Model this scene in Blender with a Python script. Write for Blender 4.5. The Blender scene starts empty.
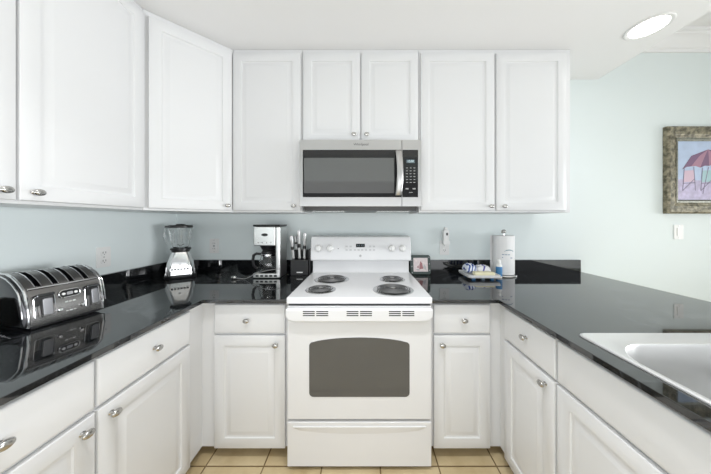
import bpy, bmesh, math, random
from mathutils import Vector, Matrix
random.seed(7)
PI = math.pi
R = math.radians
C = bpy.context.scene.collection
scene = bpy.context.scene

# ------------------------------------------------------------------ camera, world, lights, exposure
cd = bpy.data.cameras.new('camera')
cam = bpy.data.objects.new('camera', cd); C.objects.link(cam)
CAMY, CAMZ = -1.95, 1.30
cam.location = (0, CAMY, CAMZ); cam.rotation_euler = (R(90), 0, 0)
cd.sensor_fit = 'HORIZONTAL'; cd.sensor_width = 36.0
cd.lens = 36.0 * 235.0 / 711.0
cd.shift_x = -(364 - 355.5) / 711.0
cd.shift_y = -(237 - 221.5) / 711.0
cd.clip_start = 0.02
scene.camera = cam

w = bpy.data.worlds.new('world'); scene.world = w; w.use_nodes = True
bg = w.node_tree.nodes['Background']
bg.inputs[0].default_value = (0.93, 0.97, 1.0, 1); bg.inputs[1].default_value = 0.85

scene.view_settings.view_transform = 'Standard'
scene.view_settings.look = 'None'
scene.view_settings.exposure = -1.0
scene.view_settings.gamma = 1.0
scene.view_settings.use_curve_mapping = False

# added soft fill panels out of view, standing for no window or fixture
def area(name, loc, rot, sx, sy, e, col, spread=180):
    ld = bpy.data.lights.new(name, 'AREA'); ld.shape = 'RECTANGLE'; ld.size = sx; ld.size_y = sy; ld.energy = e; ld.color = col; ld.spread = R(spread)
    o = bpy.data.objects.new(name, ld); C.objects.link(o); o.location = loc; o.rotation_euler = rot; return o
area('front_fill', (.5, -3.25, 1.12), (R(90), 0, 0), 4.6, .8, 60, (.95, .975, 1))  # added fill behind the viewer, lifts the wall under the cabinets
area('side_fill', (4.9, -1.9, 1.15), (R(90), 0, R(97)), 2.4, 1.0, 108, (.95, .975, 1), 95)  # added fill from the right, brightens the left wall
area('dining_up_fill', (3.6, -1.9, .7), (R(180), 0, 0), 2.0, 1.6, 16, (.97, .985, 1))  # added upward fill for the crown and the dining ceiling
area('ceiling_up_fill', (.3, -2.9, .80), (R(165), 0, 0), 3.2, .6, 30, (.98, .99, 1))  # added upward fill for the kitchen ceiling

# ------------------------------------------------------------------ materials
def mat(name, col, rough=0.5, metal=0.0, ior=1.45, bump=0, bscale=50, trans=0, emit=None, coat=0, var=0, vscale=8, aniso=0, spec=None):
    m = bpy.data.materials.new(name); m.use_nodes = True
    nt = m.node_tree; b = nt.nodes['Principled BSDF']
    b.inputs['Base Color'].default_value = (*col, 1)
    b.inputs['Roughness'].default_value = rough
    b.inputs['Metallic'].default_value = metal
    b.inputs['IOR'].default_value = ior
    b.inputs['Transmission Weight'].default_value = trans
    b.inputs['Coat Weight'].default_value = coat
    if spec is not None: b.inputs['Specular IOR Level'].default_value = spec
    if emit:
        b.inputs['Emission Color'].default_value = (*emit[:3], 1); b.inputs['Emission Strength'].default_value = emit[3]
    if bump or var:
        tc = nt.nodes.new('ShaderNodeTexCoord')
    if var:
        n = nt.nodes.new('ShaderNodeTexNoise'); n.inputs['Scale'].default_value = vscale; n.inputs['Detail'].default_value = 4
        nt.links.new(tc.outputs['Object'], n.inputs['Vector'])
        r = nt.nodes.new('ShaderNodeValToRGB')
        r.color_ramp.elements[0].position = .3; r.color_ramp.elements[1].position = .7
        r.color_ramp.elements[0].color = (*[c * (1 - var) for c in col], 1)
        r.color_ramp.elements[1].color = (*[min(1, c * (1 + var)) for c in col], 1)
        nt.links.new(n.outputs['Fac'], r.inputs['Fac']); nt.links.new(r.outputs['Color'], b.inputs['Base Color'])
    if bump:
        n2 = nt.nodes.new('ShaderNodeTexNoise'); n2.inputs['Scale'].default_value = bscale; n2.inputs['Detail'].default_value = 3
        nt.links.new(tc.outputs['Object'], n2.inputs['Vector'])
        bp = nt.nodes.new('ShaderNodeBump'); bp.inputs['Strength'].default_value = bump; bp.inputs['Distance'].default_value = 0.002
        nt.links.new(n2.outputs['Fac'], bp.inputs['Height']); nt.links.new(bp.outputs['Normal'], b.inputs['Normal'])
    return m

M = {}
M['wall'] = mat('mint_wall_paint', (0.765, 0.828, 0.828), 0.6, bump=.1, bscale=150)
M['ceil'] = mat('white_ceiling_paint', (0.86, 0.86, 0.86), 0.7, bump=.1, bscale=120)
M['crown'] = mat('white_crown_paint', (0.88, 0.88, 0.89), 0.45)
M['cab'] = mat('white_cabinet_thermofoil', (0.745, 0.750, 0.757), 0.32, var=.006, vscale=3)
M['cabin'] = mat('shadow_reveal_melamine', (0.55, 0.55, 0.54), 0.5)
M['toe'] = mat('brown_toe_kick_wood', (0.20, 0.11, 0.04), 0.5, var=.2, vscale=20)
M['nickel'] = mat('brushed_nickel', (0.52, 0.51, 0.49), 0.24, 1.0)
M['chrome'] = mat('polished_chrome', (0.75, 0.75, 0.76), 0.08, 1.0)
M['enamel'] = mat('white_stove_enamel', (0.762, 0.765, 0.775), 0.16)
M['white'] = mat('white_plastic', (0.82, 0.82, 0.81), 0.35)
M['offw'] = mat('grey_print', (0.45, 0.45, 0.46), 0.5)
M['black'] = mat('black_plastic', (0.012, 0.012, 0.013), 0.3)
M['blackgl'] = mat('black_gloss_panel', (0.012, 0.012, 0.013), 0.06, ior=1.5)
M['dark'] = mat('dark_slot', (0.02, 0.02, 0.02), 0.6)
M['coil'] = mat('burner_coil_metal', (0.13, 0.13, 0.13), 0.35, 0.5)
M['pan'] = mat('drip_pan_chrome', (0.62, 0.62, 0.62), 0.22, 1.0)
M['ovenglass'] = mat('oven_window_glass', (0.09, 0.09, 0.088), 0.07, ior=1.6)
M['mwglass'] = mat('microwave_window_mesh', (0.10, 0.10, 0.10), 0.07, ior=1.9)
M['disp'] = mat('blue_grey_display', (0.12, 0.16, 0.18), 0.2)
M['led'] = mat('display_light', (0.7, 0.85, 0.9), 0.4, emit=(.4, .5, .55, .3))
M['key'] = mat('keypad_print', (0.40, 0.40, 0.40), 0.5)
M['lamp'] = mat('lit_lamp_lens', (1, 1, 1), 0.5, emit=(1, .98, .95, 14.0))
M['towel'] = mat('paper_towel', (0.84, 0.84, 0.84), 0.9, bump=.5, bscale=90)
M['blueprint'] = mat('teal_print', (0.05, 0.20, 0.28), 0.6)
M['glass'] = mat('clear_glass', (1, 1, 1), 0.02, ior=1.45, trans=1)
M['bluelabel'] = mat('blue_label', (0.05, 0.20, 0.42), 0.35)
M['leversteel'] = mat('dull_lever_steel', (0.22, 0.22, 0.23), 0.4, 1.0)
M['knifesteel'] = mat('satin_knife_steel', (0.45, 0.45, 0.45), 0.35, 1.0)
M['purple'] = mat('violet_print', (0.10, 0.08, 0.35), 0.5)
M['yellow'] = mat('pale_yellow_sponge', (0.74, 0.70, 0.50), 0.9, bump=.6, bscale=200)
M['green'] = mat('dark_green_frame', (0.03, 0.05, 0.045), 0.35)
M['pink'] = mat('pink_print', (0.36, 0.17, 0.18), 0.5)
M['paper'] = mat('pale_picture_ground', (0.68, 0.60, 0.60), 0.5, var=.12, vscale=60)
M['grey'] = mat('grey_plastic', (0.35, 0.35, 0.36), 0.4)
M['housing'] = mat('blender_chrome', (0.86, 0.86, 0.86), 0.16, 1.0)
M['bp'] = mat('button_print', (.55, .55, .56), .5)
M['vent'] = mat('vent_grey', (.14, .14, .14), .4, .4)
M['cord'] = mat('grey_cord', (0.30, 0.30, 0.30), 0.5)

def steel(name, col, rough, axis_scale):
    m = mat(name, col, rough, 1.0); nt = m.node_tree; b = nt.nodes['Principled BSDF']
    tc = nt.nodes.new('ShaderNodeTexCoord'); mp = nt.nodes.new('ShaderNodeMapping'); mp.inputs['Scale'].default_value = axis_scale
    n = nt.nodes.new('ShaderNodeTexNoise'); n.inputs['Scale'].default_value = 1; n.inputs['Detail'].default_value = 2
    rr = nt.nodes.new('ShaderNodeMapRange'); rr.inputs['To Min'].default_value = rough * .8; rr.inputs['To Max'].default_value = rough * 1.25
    nt.links.new(tc.outputs['Object'], mp.inputs['Vector']); nt.links.new(mp.outputs['Vector'], n.inputs['Vector'])
    nt.links.new(n.outputs['Fac'], rr.inputs['Value']); nt.links.new(rr.outputs['Result'], b.inputs['Roughness'])
    bp = nt.nodes.new('ShaderNodeBump'); bp.inputs['Strength'].default_value = .12; bp.inputs['Distance'].default_value = .001
    nt.links.new(n.outputs['Fac'], bp.inputs['Height']); nt.links.new(bp.outputs['Normal'], b.inputs['Normal'])
    return m
M['steel'] = steel('brushed_stainless', (0.50, 0.495, 0.49), 0.33, (4, 400, 400))
M['sinkrim'] = steel('sink_steel_lit_rim', (0.84, 0.84, 0.835), 0.42, (300, 6, 300))  # same steel as the basin, the brighter light on the rim painted in
M['sink'] = steel('sink_steel_shaded_basin', (0.62, 0.62, 0.615), 0.36, (300, 6, 300))  # same steel as the rim, darkened for the shade inside the basin
M['coffee'] = steel('light_brushed_steel', (0.72, 0.72, 0.71), 0.30, (4, 400, 400))
M['toast'] = steel('toaster_steel', (0.23, 0.224, 0.22), 0.24, (300, 5, 300))
M['toastdark'] = mat('toaster_dark_chrome', (0.10, 0.10, 0.105), 0.10, 1.0)

def granite():
    m = bpy.data.materials.new('black_granite'); m.use_nodes = True
    nt = m.node_tree; b = nt.nodes['Principled BSDF']
    tc = nt.nodes.new('ShaderNodeTexCoord')
    n = nt.nodes.new('ShaderNodeTexNoise'); n.inputs['Scale'].default_value = 140; n.inputs['Detail'].default_value = 6; n.inputs['Roughness'].default_value = .75
    nt.links.new(tc.outputs['Object'], n.inputs['Vector'])
    r = nt.nodes.new('ShaderNodeValToRGB')
    r.color_ramp.elements[0].position = .50; r.color_ramp.elements[0].color = (0.004, 0.0045, 0.005, 1)
    r.color_ramp.elements[1].position = .78; r.color_ramp.elements[1].color = (0.05, 0.055, 0.06, 1)
    nt.links.new(n.outputs['Fac'], r.inputs['Fac'])
    # a few pale veins
    mp = nt.nodes.new('ShaderNodeMapping'); mp.inputs['Rotation'].default_value = (.3, .5, .6)
    nt.links.new(tc.outputs['Object'], mp.inputs['Vector'])
    wv = nt.nodes.new('ShaderNodeTexNoise'); wv.inputs['Scale'].default_value = 3.2; wv.inputs['Detail'].default_value = 3; wv.inputs['Distortion'].default_value = .6
    nt.links.new(mp.outputs['Vector'], wv.inputs['Vector'])
    r2 = nt.nodes.new('ShaderNodeValToRGB')
    e = r2.color_ramp.elements
    e[0].position = .60; e[0].color = (0, 0, 0, 1)
    e[1].position = .625; e[1].color = (0.035, 0.037, 0.04, 1)
    x = e.new(.65); x.color = (0, 0, 0, 1)
    nt.links.new(wv.outputs['Fac'], r2.inputs['Fac'])
    mx = nt.nodes.new('ShaderNodeMix'); mx.data_type = 'RGBA'; mx.blend_type = 'ADD'; mx.inputs['Factor'].default_value = 1
    nt.links.new(r.outputs['Color'], mx.inputs[6]); nt.links.new(r2.outputs['Color'], mx.inputs[7])
    nt.links.new(mx.outputs[2], b.inputs['Base Color'])
    b.inputs['Roughness'].default_value = .035
    b.inputs['IOR'].default_value = 1.9
    return m
M['granite'] = granite()

def tile():
    m = bpy.data.materials.new('tan_floor_tile'); m.use_nodes = True
    nt = m.node_tree; b = nt.nodes['Principled BSDF']
    tc = nt.nodes.new('ShaderNodeTexCoord'); mp = nt.nodes.new('ShaderNodeMapping')
    mp.inputs['Location'].default_value = (0.22 + .003 + 3.09, 0.699 + .003 + 6.18, 0)
    nt.links.new(tc.outputs['Object'], mp.inputs['Vector'])
    br = nt.nodes.new('ShaderNodeTexBrick'); br.offset = 0; br.squash = 1
    br.inputs['Scale'].default_value = 1; br.inputs['Brick Width'].default_value = .309; br.inputs['Row Height'].default_value = .309
    br.inputs['Mortar Size'].default_value = .004; br.inputs['Mortar Smooth'].default_value = .3; br.inputs['Bias'].default_value = 0
    br.inputs['Color1'].default_value = (.60, .48, .28, 1); br.inputs['Color2'].default_value = (.69, .57, .36, 1); br.inputs['Mortar'].default_value = (.20, .135, .065, 1)
    nt.links.new(mp.outputs['Vector'], br.inputs['Vector'])
    n = nt.nodes.new('ShaderNodeTexNoise'); n.inputs['Scale'].default_value = 9; n.inputs['Detail'].default_value = 5
    nt.links.new(tc.outputs['Object'], n.inputs['Vector'])
    r = nt.nodes.new('ShaderNodeValToRGB'); r.color_ramp.elements[0].position = .3; r.color_ramp.elements[0].color = (.80, .76, .70, 1); r.color_ramp.elements[1].position = .65; r.color_ramp.elements[1].color = (1, 1, 1, 1)
    nt.links.new(n.outputs['Fac'], r.inputs['Fac'])
    mx = nt.nodes.new('ShaderNodeMix'); mx.data_type = 'RGBA'; mx.blend_type = 'MULTIPLY'; mx.inputs['Factor'].default_value = 1
    nt.links.new(br.outputs['Color'], mx.inputs[6]); nt.links.new(r.outputs['Color'], mx.inputs[7])
    nt.links.new(mx.outputs[2], b.inputs['Base Color'])
    bp = nt.nodes.new('ShaderNodeBump'); bp.inputs['Strength'].default_value = .5; bp.inputs['Distance'].default_value = .003; bp.invert = True
    nt.links.new(br.outputs['Fac'], bp.inputs['Height']); nt.links.new(bp.outputs['Normal'], b.inputs['Normal'])
    b.inputs['Roughness'].default_value = .35
    return m
M['tile'] = tile()

def frame_mat():
    m = bpy.data.materials.new('antique_gold_green_frame'); m.use_nodes = True
    nt = m.node_tree; b = nt.nodes['Principled BSDF']
    tc = nt.nodes.new('ShaderNodeTexCoord')
    v = nt.nodes.new('ShaderNodeTexVoronoi'); v.inputs['Scale'].default_value = 38; v.feature = 'DISTANCE_TO_EDGE'
    n = nt.nodes.new('ShaderNodeTexNoise'); n.inputs['Scale'].default_value = 30; n.inputs['Detail'].default_value = 6
    nt.links.new(tc.outputs['Object'], v.inputs['Vector']); nt.links.new(tc.outputs['Object'], n.inputs['Vector'])
    r = nt.nodes.new('ShaderNodeValToRGB')
    r.color_ramp.elements[0].position = .38; r.color_ramp.elements[0].color = (.09, .08, .05, 1)
    r.color_ramp.elements[1].position = .62; r.color_ramp.elements[1].color = (.32, .285, .20, 1)
    nt.links.new(n.outputs['Fac'], r.inputs['Fac']); nt.links.new(r.outputs['Color'], b.inputs['Base Color'])
    bp = nt.nodes.new('ShaderNodeBump'); bp.inputs['Strength'].default_value = .6; bp.inputs['Distance'].default_value = .004
    nt.links.new(v.outputs['Distance'], bp.inputs['Height']); nt.links.new(bp.outputs['Normal'], b.inputs['Normal'])
    b.inputs['Roughness'].default_value = .4; b.inputs['Metallic'].default_value = .3
    return m
M['goldframe'] = frame_mat()
M['silverliner'] = mat('silver_liner', (0.26, 0.26, 0.22), .35, .6, var=.3, vscale=60)
M['canvas'] = mat('pale_sky_painting', (0.50, 0.60, 0.78), .6, var=.12, vscale=9)
M['sand'] = mat('painted_lilac_sand', (0.55, 0.50, 0.68), .6, var=.15, vscale=25)
M['umb1'] = mat('painted_plum', (0.22, 0.13, 0.22), .6)
M['umb2'] = mat('painted_rose', (0.42, 0.24, 0.32), .6)
M['chairp'] = mat('painted_aqua_cloth', (0.40, 0.58, 0.62), .6)
M['chairq'] = mat('painted_blush_cloth', (0.66, 0.50, 0.60), .6)
M['darkp'] = mat('painted_grey_line', (0.25, 0.22, 0.32), .6)

# ------------------------------------------------------------------ mesh helpers
def finish(bm, angle=35):
    bmesh.ops.recalc_face_normals(bm, faces=bm.faces)
    for f in bm.faces: f.smooth = True
    lim = R(angle)
    for e in bm.edges:
        if len(e.link_faces) == 2:
            if e.link_faces[0].normal.angle(e.link_faces[1].normal, 0) > lim: e.smooth = False
        else: e.smooth = False

def obj(name, bm, m, parent=None, bevel=0, seg=2, mx=None):
    if mx is not None: bmesh.ops.transform(bm, matrix=mx, verts=bm.verts)
    if bevel:
        bmesh.ops.recalc_face_normals(bm, faces=bm.faces)
        es = [e for e in bm.edges if len(e.link_faces) == 2 and e.link_faces[0].normal.angle(e.link_faces[1].normal, 0) > R(40)]
        bmesh.ops.bevel(bm, geom=es, offset=bevel, segments=seg, profile=.5, affect='EDGES', clamp_overlap=True)
    finish(bm)
    me = bpy.data.meshes.new(name); bm.to_mesh(me); bm.free()
    me.materials.append(m)
    o = bpy.data.objects.new(name, me); C.objects.link(o)
    if parent is not None: o.parent = parent
    if bevel:
        wn = o.modifiers.new('weighted_normal', 'WEIGHTED_NORMAL'); wn.weight = 100; wn.keep_sharp = True
    return o

def box(x0, x1, y0, y1, z0, z1, bm=None):
    bm = bm or bmesh.new()
    v = [bm.verts.new(p) for p in ((x0,y0,z0),(x1,y0,z0),(x1,y1,z0),(x0,y1,z0),(x0,y0,z1),(x1,y0,z1),(x1,y1,z1),(x0,y1,z1))]
    for f in ((0,3,2,1),(4,5,6,7),(0,1,5,4),(1,2,6,5),(2,3,7,6),(3,0,4,7)): bm.faces.new([v[i] for i in f])
    return bm

def prism(pts, z0, z1, bm=None, mx=None):
    bm = bm or bmesh.new()
    T = (lambda p: mx @ Vector(p)) if mx is not None else Vector
    a = [bm.verts.new(T((p[0], p[1], z0))) for p in pts]; b = [bm.verts.new(T((p[0], p[1], z1))) for p in pts]
    n = len(pts)
    bm.faces.new(a[::-1]); bm.faces.new(b)
    for i in range(n): bm.faces.new((a[i], a[(i+1)%n], b[(i+1)%n], b[i]))
    return bm

def lathe(prof, n=32, bm=None, mx=None, sx=1, sy=1):
    """prof: (r, z) from bottom to top; r==0 closes"""
    bm = bm or bmesh.new(); rings = []
    T = (lambda p: mx @ Vector(p)) if mx is not None else Vector
    for r, z in prof:
        if r < 1e-6: rings.append([bm.verts.new(T((0, 0, z)))])
        else: rings.append([bm.verts.new(T((r*sx*math.cos(2*PI*i/n), r*sy*math.sin(2*PI*i/n), z))) for i in range(n)])
    for a, b in zip(rings, rings[1:]):
        for i in range(n):
            j = (i+1) % n
            if len(a) == 1 and len(b) == 1: continue
            if len(a) == 1: bm.faces.new((a[0], b[j], b[i]))
            elif len(b) == 1: bm.faces.new((a[i], a[j], b[0]))
            else: bm.faces.new((a[i], a[j], b[j], b[i]))
    return bm

def tube(pts, r, n=8, bm=None, closed=False, caps=True):
    bm = bm or bmesh.new(); pts = [Vector(p) for p in pts]; N = len(pts); rings = []
    up = Vector((0, 0, 1)); prev = None
    for i, p in enumerate(pts):
        if closed: d = pts[(i+1) % N] - pts[i-1]
        else: d = pts[min(i+1, N-1)] - pts[max(i-1, 0)]
        d.normalize()
        if prev is None:
            s = d.cross(up)
            if s.length < .1: s = d.cross(Vector((1, 0, 0)))
        else: s = prev - d * prev.dot(d)
        s.normalize(); prev = s; t = d.cross(s)
        rr = r[i] if isinstance(r, (list, tuple)) else r
        rings.append([bm.verts.new(p + s*rr*math.cos(2*PI*k/n) + t*rr*math.sin(2*PI*k/n)) for k in range(n)])
    for i in range(N if closed else N-1):
        a, b = rings[i], rings[(i+1) % N]
        for k in range(n): bm.faces.new((a[k], a[(k+1)%n], b[(k+1)%n], b[k]))
    if caps and not closed: bm.faces.new(rings[0][::-1]); bm.faces.new(rings[-1])
    return bm

def rrect(w, h, r, n=5, cx=0, cy=0):
    pts = []
    for (sx, sy, a0) in ((1, 1, 0), (-1, 1, 90), (-1, -1, 180), (1, -1, 270)):
        for k in range(n+1):
            a = R(a0 + 90*k/n); pts.append((cx + sx*(w/2-r) + r*math.cos(a), cy + sy*(h/2-r) + r*math.sin(a)))
    return pts

# (x, y, z) -> panel lying in XZ facing -Y : local 2D (u, v) extruded towards -Y
FRONT = Matrix(((1,0,0,0),(0,0,-1,0),(0,1,0,0),(0,0,0,1)))      # (u,v,w) -> (u,-w,v)

def front_prism(pts, y_back, y_front, bm=None):
    """2D outline in XZ extruded from y_back forward to y_front (more negative)"""
    return prism(pts, -y_back, -y_front, bm, FRONT)

def thing(name, label, cat, loc=(0,0,0), rz=0, group=None):
    o = bpy.data.objects.new(name, None); C.objects.link(o); o.empty_display_size = .05
    o.location = loc; o.rotation_euler = (0, 0, rz)
    o['label'] = label; o['category'] = cat
    if group: o['group'] = group
    return o
def tag(o, label, cat, group=None):
    o['label'] = label; o['category'] = cat
    if group: o['group'] = group
    return o
def struct(name, bm, m, bevel=0):
    o = obj(name, bm, m, None, bevel); o['kind'] = 'structure'; return o

def text_mesh(name, s, size, m, parent, loc, extr=.0004, align='CENTER'):
    cu = bpy.data.curves.new(name, 'FONT'); cu.body = s; cu.size = size; cu.align_x = align; cu.align_y = 'CENTER'; cu.extrude = extr
    t = bpy.data.objects.new(name, cu); C.objects.link(t)
    bpy.context.view_layer.update()
    me = bpy.data.meshes.new_from_object(t); bpy.data.objects.remove(t)
    me.transform(Matrix.Rotation(R(90), 4, 'X')); me.transform(Matrix.Translation(loc)); me.materials.append(m)
    o = bpy.data.objects.new(name, me); C.objects.link(o); o.parent = parent
    return o

# ------------------------------------------------------------------ the setting
CT = 0.885      # counter top height
LW = -1.555     # left wall
CZ = 2.478      # kitchen ceiling
HZ = 2.83       # dining ceiling
RW = 5.2; FY = -3.3
CE = 1.937      # where the kitchen ceiling ends
struct('floor', box(LW-.12, RW+.12, FY, .12, -.1, 0), M['tile'])
struct('wall_back', box(LW-.12, RW+.12, 0, .12, 0, HZ+.1), M['wall'])
struct('wall_left', box(LW-.12, LW, FY, 0, 0, HZ+.1), M['wall'])
struct('wall_right', box(RW, RW+.12, FY, 0, 0, HZ+.1), M['wall'])
struct('sill_wall_added', box(LW-.12, RW+.12, FY-.12, FY, 0, .66), M['wall'])  # unseen low wall put in so the granite reflects something dark
struct('light_block_header', box(LW-.12, RW+.12, FY-.12, FY, 2.05, HZ), M['wall'])  # unseen header added to block high light from the world
cl = struct('ceiling', box(LW, CE, FY, 0, CZ, CZ+.36), M['ceil'])
struct('ceiling_high', box(CE, RW, FY, 0, HZ, HZ+.1), M['ceil'])
# crown moulding on the dining side of the back wall
cp = [(0, 2.700), (-.012, 2.700), (-.014, 2.722), (-.024, 2.728), (-.03, 2.742), (-.045, 2.765), (-.07, 2.785), (-.088, 2.792), (-.092, 2.806), (-.106, 2.810), (-.108, HZ), (0, HZ)]
bm = bmesh.new()
a = [bm.verts.new((CE, p[0], p[1])) for p in cp]; b = [bm.verts.new((RW, p[0], p[1])) for p in cp]
for i in range(len(cp)): bm.faces.new((a[i], a[(i+1)%len(cp)], b[(i+1)%len(cp)], b[i]))
bm.faces.new(a); bm.faces.new(b[::-1])
struct('trim_1', bm, M['crown'])

# recessed lamps in the kitchen ceiling: one in view, three added for brightness
def downlight(x, y, label, grp='round recessed lamps in the kitchen ceiling', watt=4.0):
    t = thing('recessed_light', label, 'ceiling light', (x, y, CZ), 0, grp)
    obj('trim_ring', lathe([(.082, 0), (.104, -.0005), (.104, -.004), (.099, -.007), (.087, -.006), (.082, -.002), (.082, 0)], 48), M['white'], t)
    obj('lamp_lens', lathe([(0, -.001), (.0815, -.001), (.0815, -.004), (.05, -.0055), (0, -.006)], 48), M['lamp'], t)
    ld = bpy.data.lights.new('lamp', 'AREA'); ld.shape = 'DISK'; ld.size = .18; ld.energy = watt; ld.color = (.98, .985, 1); ld.spread = R(100)
    lo = bpy.data.objects.new('lamp_glow', ld); C.objects.link(lo); lo.location = (0, 0, -.012); lo.parent = t
    return t
downlight(1.723, -.527, 'round lit recessed ceiling light near the edge of the lowered ceiling', watt=1.5)
downlight(1.62, -1.90, 'added unseen recessed ceiling light above the sink counter')  # lamp added out of view as extra light
downlight(-.45, -1.45, 'added unseen recessed ceiling light brightening the floor by the toaster side', watt=9.0)  # out of view, added to brighten floor and base cabinets
downlight(.35, -1.45, 'added unseen recessed ceiling light brightening the floor in front of the stove', watt=9.0)  # second added lamp for the floor, also out of view

# ------------------------------------------------------------------ cabinetry
def ring_panel(x0, x1, z0, z1, y, prof, thick):
    """panel facing -Y; prof = [(inset, out)] measured from the outline, out = towards -Y from plane y"""
    bm = bmesh.new(); rings = []
    base = [(x0, z0), (x1, z0), (x1, z1), (x0, z1)]
    back = [bm.verts.new((p[0], y + thick, p[1])) for p in base]
    rings.append(back)
    for ins, out in prof:
        rings.append([bm.verts.new((px, y - out, pz)) for px, pz in ((x0+ins, z0+ins), (x1-ins, z0+ins), (x1-ins, z1-ins), (x0+ins, z1-ins))])
    bm.faces.new(back[::-1])
    for a, b in zip(rings, rings[1:]):
        for i in range(4): bm.faces.new((a[i], a[(i+1)%4], b[(i+1)%4], b[i]))
    bm.faces.new(rings[-1])
    return bm
FR = .058
DOORP = [(0, -.004), (.0012, -.0015), (.004, 0), (FR-.006, 0), (FR-.002, -.0015), (FR+.001, -.0065), (FR+.008, -.0075), (FR+.013, -.0068), (FR+.030, -.0015), (FR+.033, -.0003), (FR+.036, 0)]
DRAWP = [(0, -.006), (.0015, -.003), (.005, -.0008), (.009, 0)]
def knob(parent, x, y, z):
    mx = Matrix.Translation((x, y, z)) @ Matrix.Rotation(R(90), 4, 'X')
    bm = lathe([(0, 0), (.0085, 0), (.0085, .0015), (.0055, .004), (.005, .010), (.0065, .0135), (.0125, .016), (.0150, .019), (.0150, .022), (.0125, .0255), (.007, .0275), (0, .028)], 24, None, mx, 1.12, .82)
    return obj('knob', bm, M['nickel'], parent)
def door(cabt, x0, x1, z0, z1, y, kx=None, kz=None):
    d = obj('door', ring_panel(x0, x1, z0, z1, y-.019, DOORP, .018), M['cab'], cabt)
    if kx is not None: knob(d, kx, y-.019, kz)
    return d
def drawer(cabt, x0, x1, z0, z1, y, kx=None, kz=None, name='drawer'):
    d = obj(name, ring_panel(x0, x1, z0, z1, y-.019, DRAWP, .018), M['cab'], cabt)
    if kx is not None: knob(d, kx, y-.019, kz)
    return d

ZD0, ZD1, ZR0, ZR1 = .062, .677, .690, .848     # base door, drawer heights
BY = -.651                                       # face-frame plane of back cabinets
def base_body(t, w, d, z0=.057, z1=.865, y1=0.0, toe=True):
    """local: x 0..w, front at y=0 looking to -y, depth to +d"""
    obj('cabinet_body', box(0, w, 0, d, z0, z1), M['cab'], t, bevel=.0015)
    if toe: obj('toe_kick', box(.001, w-.001, .07, d-.01, 0.0, z0-.001), M['toe'], t)

S = 183.6
def bx(px, s=S): return (px-364)/s
# back base cabinet left of stove
def base_back(x0, x1, d0, d1, kd, kr, label):
    t = thing('base_cabinet', label, 'cabinet', (x0, BY, 0), 0, 'white base cabinets under the counters')
    base_body(t, x1-x0, -BY-.002)
    drawer(t, d0-x0, d1-x0, ZR0, ZR1, 0, kr-x0, .765)
    door(t, d0-x0, d1-x0, ZD0, ZD1, 0, kd-x0, .632)
    return t
base_back(-.822, -.410, bx(213.8), bx(284.9), bx(276.3), bx(247.5), 'white base cabinet with one drawer and one door, left of the white stove')
base_back(.362, .692, bx(434), bx(490.6), bx(441.8), bx(463.6), 'white base cabinet with one drawer and one door, right of the white stove')

# left run (faces +X): thing at (x, y0) rotated +90: local x -> +Y, local -y -> +X
LX = -.894
def left_base():
    y0, y1 = -1.602, -.762
    t = thing('base_cabinet', 'wide white base cabinet with two drawers over two doors under the four slice toaster', 'cabinet', (LX, y0, 0), R(90), 'white base cabinets under the counters')
    base_body(t, y1-y0, LX-LW-.002)
    mid = -1.180
    drawer(t, .004, mid-y0-.004, ZR0, ZR1, 0, -1.39-y0, .768)
    drawer(t, mid-y0+.004, y1-y0-.002, ZR0, ZR1, 0, -.968-y0, .772)
    door(t, .004, mid-y0-.004, ZD0, ZD1, 0, -1.220-y0, .640)
    door(t, mid-y0+.004, y1-y0-.002, ZD0, ZD1, 0, -1.137-y0, .640)
left_base()
def left_near():
    y0, y1 = -2.30, -1.606
    t = thing('base_cabinet', 'white base cabinet nearest the viewer in the left hand run', 'cabinet', (LX, y0, 0), R(90), 'white base cabinets under the counters')
    base_body(t, y1-y0, LX-LW-.002)
    drawer(t, .004, y1-y0-.004, ZR0, ZR1, 0, .35, .77)
    door(t, .004, y1-y0-.004, ZD0, ZD1, 0, .06, .64)
left_near()
# right run (faces -X): rotate -90: local x -> -Y
RX = .753
t = thing('base_cabinet', 'narrow white base cabinet with one drawer and one door between corner and sink cabinet', 'cabinet', (RX, -.716, 0), R(-90), 'white base cabinets under the counters')
base_body(t, 1.048-.716, .60)
drawer(t, .002, .328, ZR0, ZR1, 0, .170, .775)
door(t, .002, .328, ZD0, ZD1, 0, .283, .645)
t = thing('sink_cabinet', 'large white cabinet with a plain front panel over doors beneath the sink', 'cabinet', (RX, -1.050, 0), R(-90), 'white base cabinets under the counters')
base_body(t, .86, .60, z1=.66)
obj('upper_rail', box(0, .86, 0, .02, .66, .865), M['cab'], t)
obj('side_panel', box(0, .018, .021, .60, .661, .865), M['cab'], t)
obj('side_panel', box(.842, .86, .021, .60, .661, .865), M['cab'], t)
drawer(t, .004, .856, ZR0, ZR1, 0, name='false_drawer_front')
door(t, .004, .428, ZD0, ZD1, 0, .39, .64)
door(t, .432, .856, ZD0, ZD1, 0, .47, .64)
# corner fillers (L shaped faces)
def corner(pts, toe, label):
    t = thing('corner_cabinet', label, 'cabinet', (0, 0, 0), 0, 'white base cabinets under the counters')
    obj('cabinet_body', prism(pts, .057, .865), M['cab'], t, bevel=.001)
    obj('toe_kick', prism(toe, 0, .056), M['toe'], t)
corner([(LW+.002, -.002), (LW+.002, -.760), (LX, -.760), (LX, BY), (-.824, BY), (-.824, -.002)],
       [(LW+.01, -.01), (LW+.01, -.758), (LX-.07, -.758), (LX-.07, BY+.07), (-.826, BY+.07), (-.826, -.01)],
       'blind white corner filler cabinet in the left corner below the blender')
corner([(.694, -.002), (.694, BY), (RX, BY), (RX, -.714), (1.35, -.714), (1.35, -.002)],
       [(.696, -.01), (.696, BY+.07), (RX+.07, BY+.07), (RX+.07, -.712), (1.34, -.712), (1.34, -.01)],
       'blind white corner filler cabinet in the right corner below the paper towels')
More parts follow.
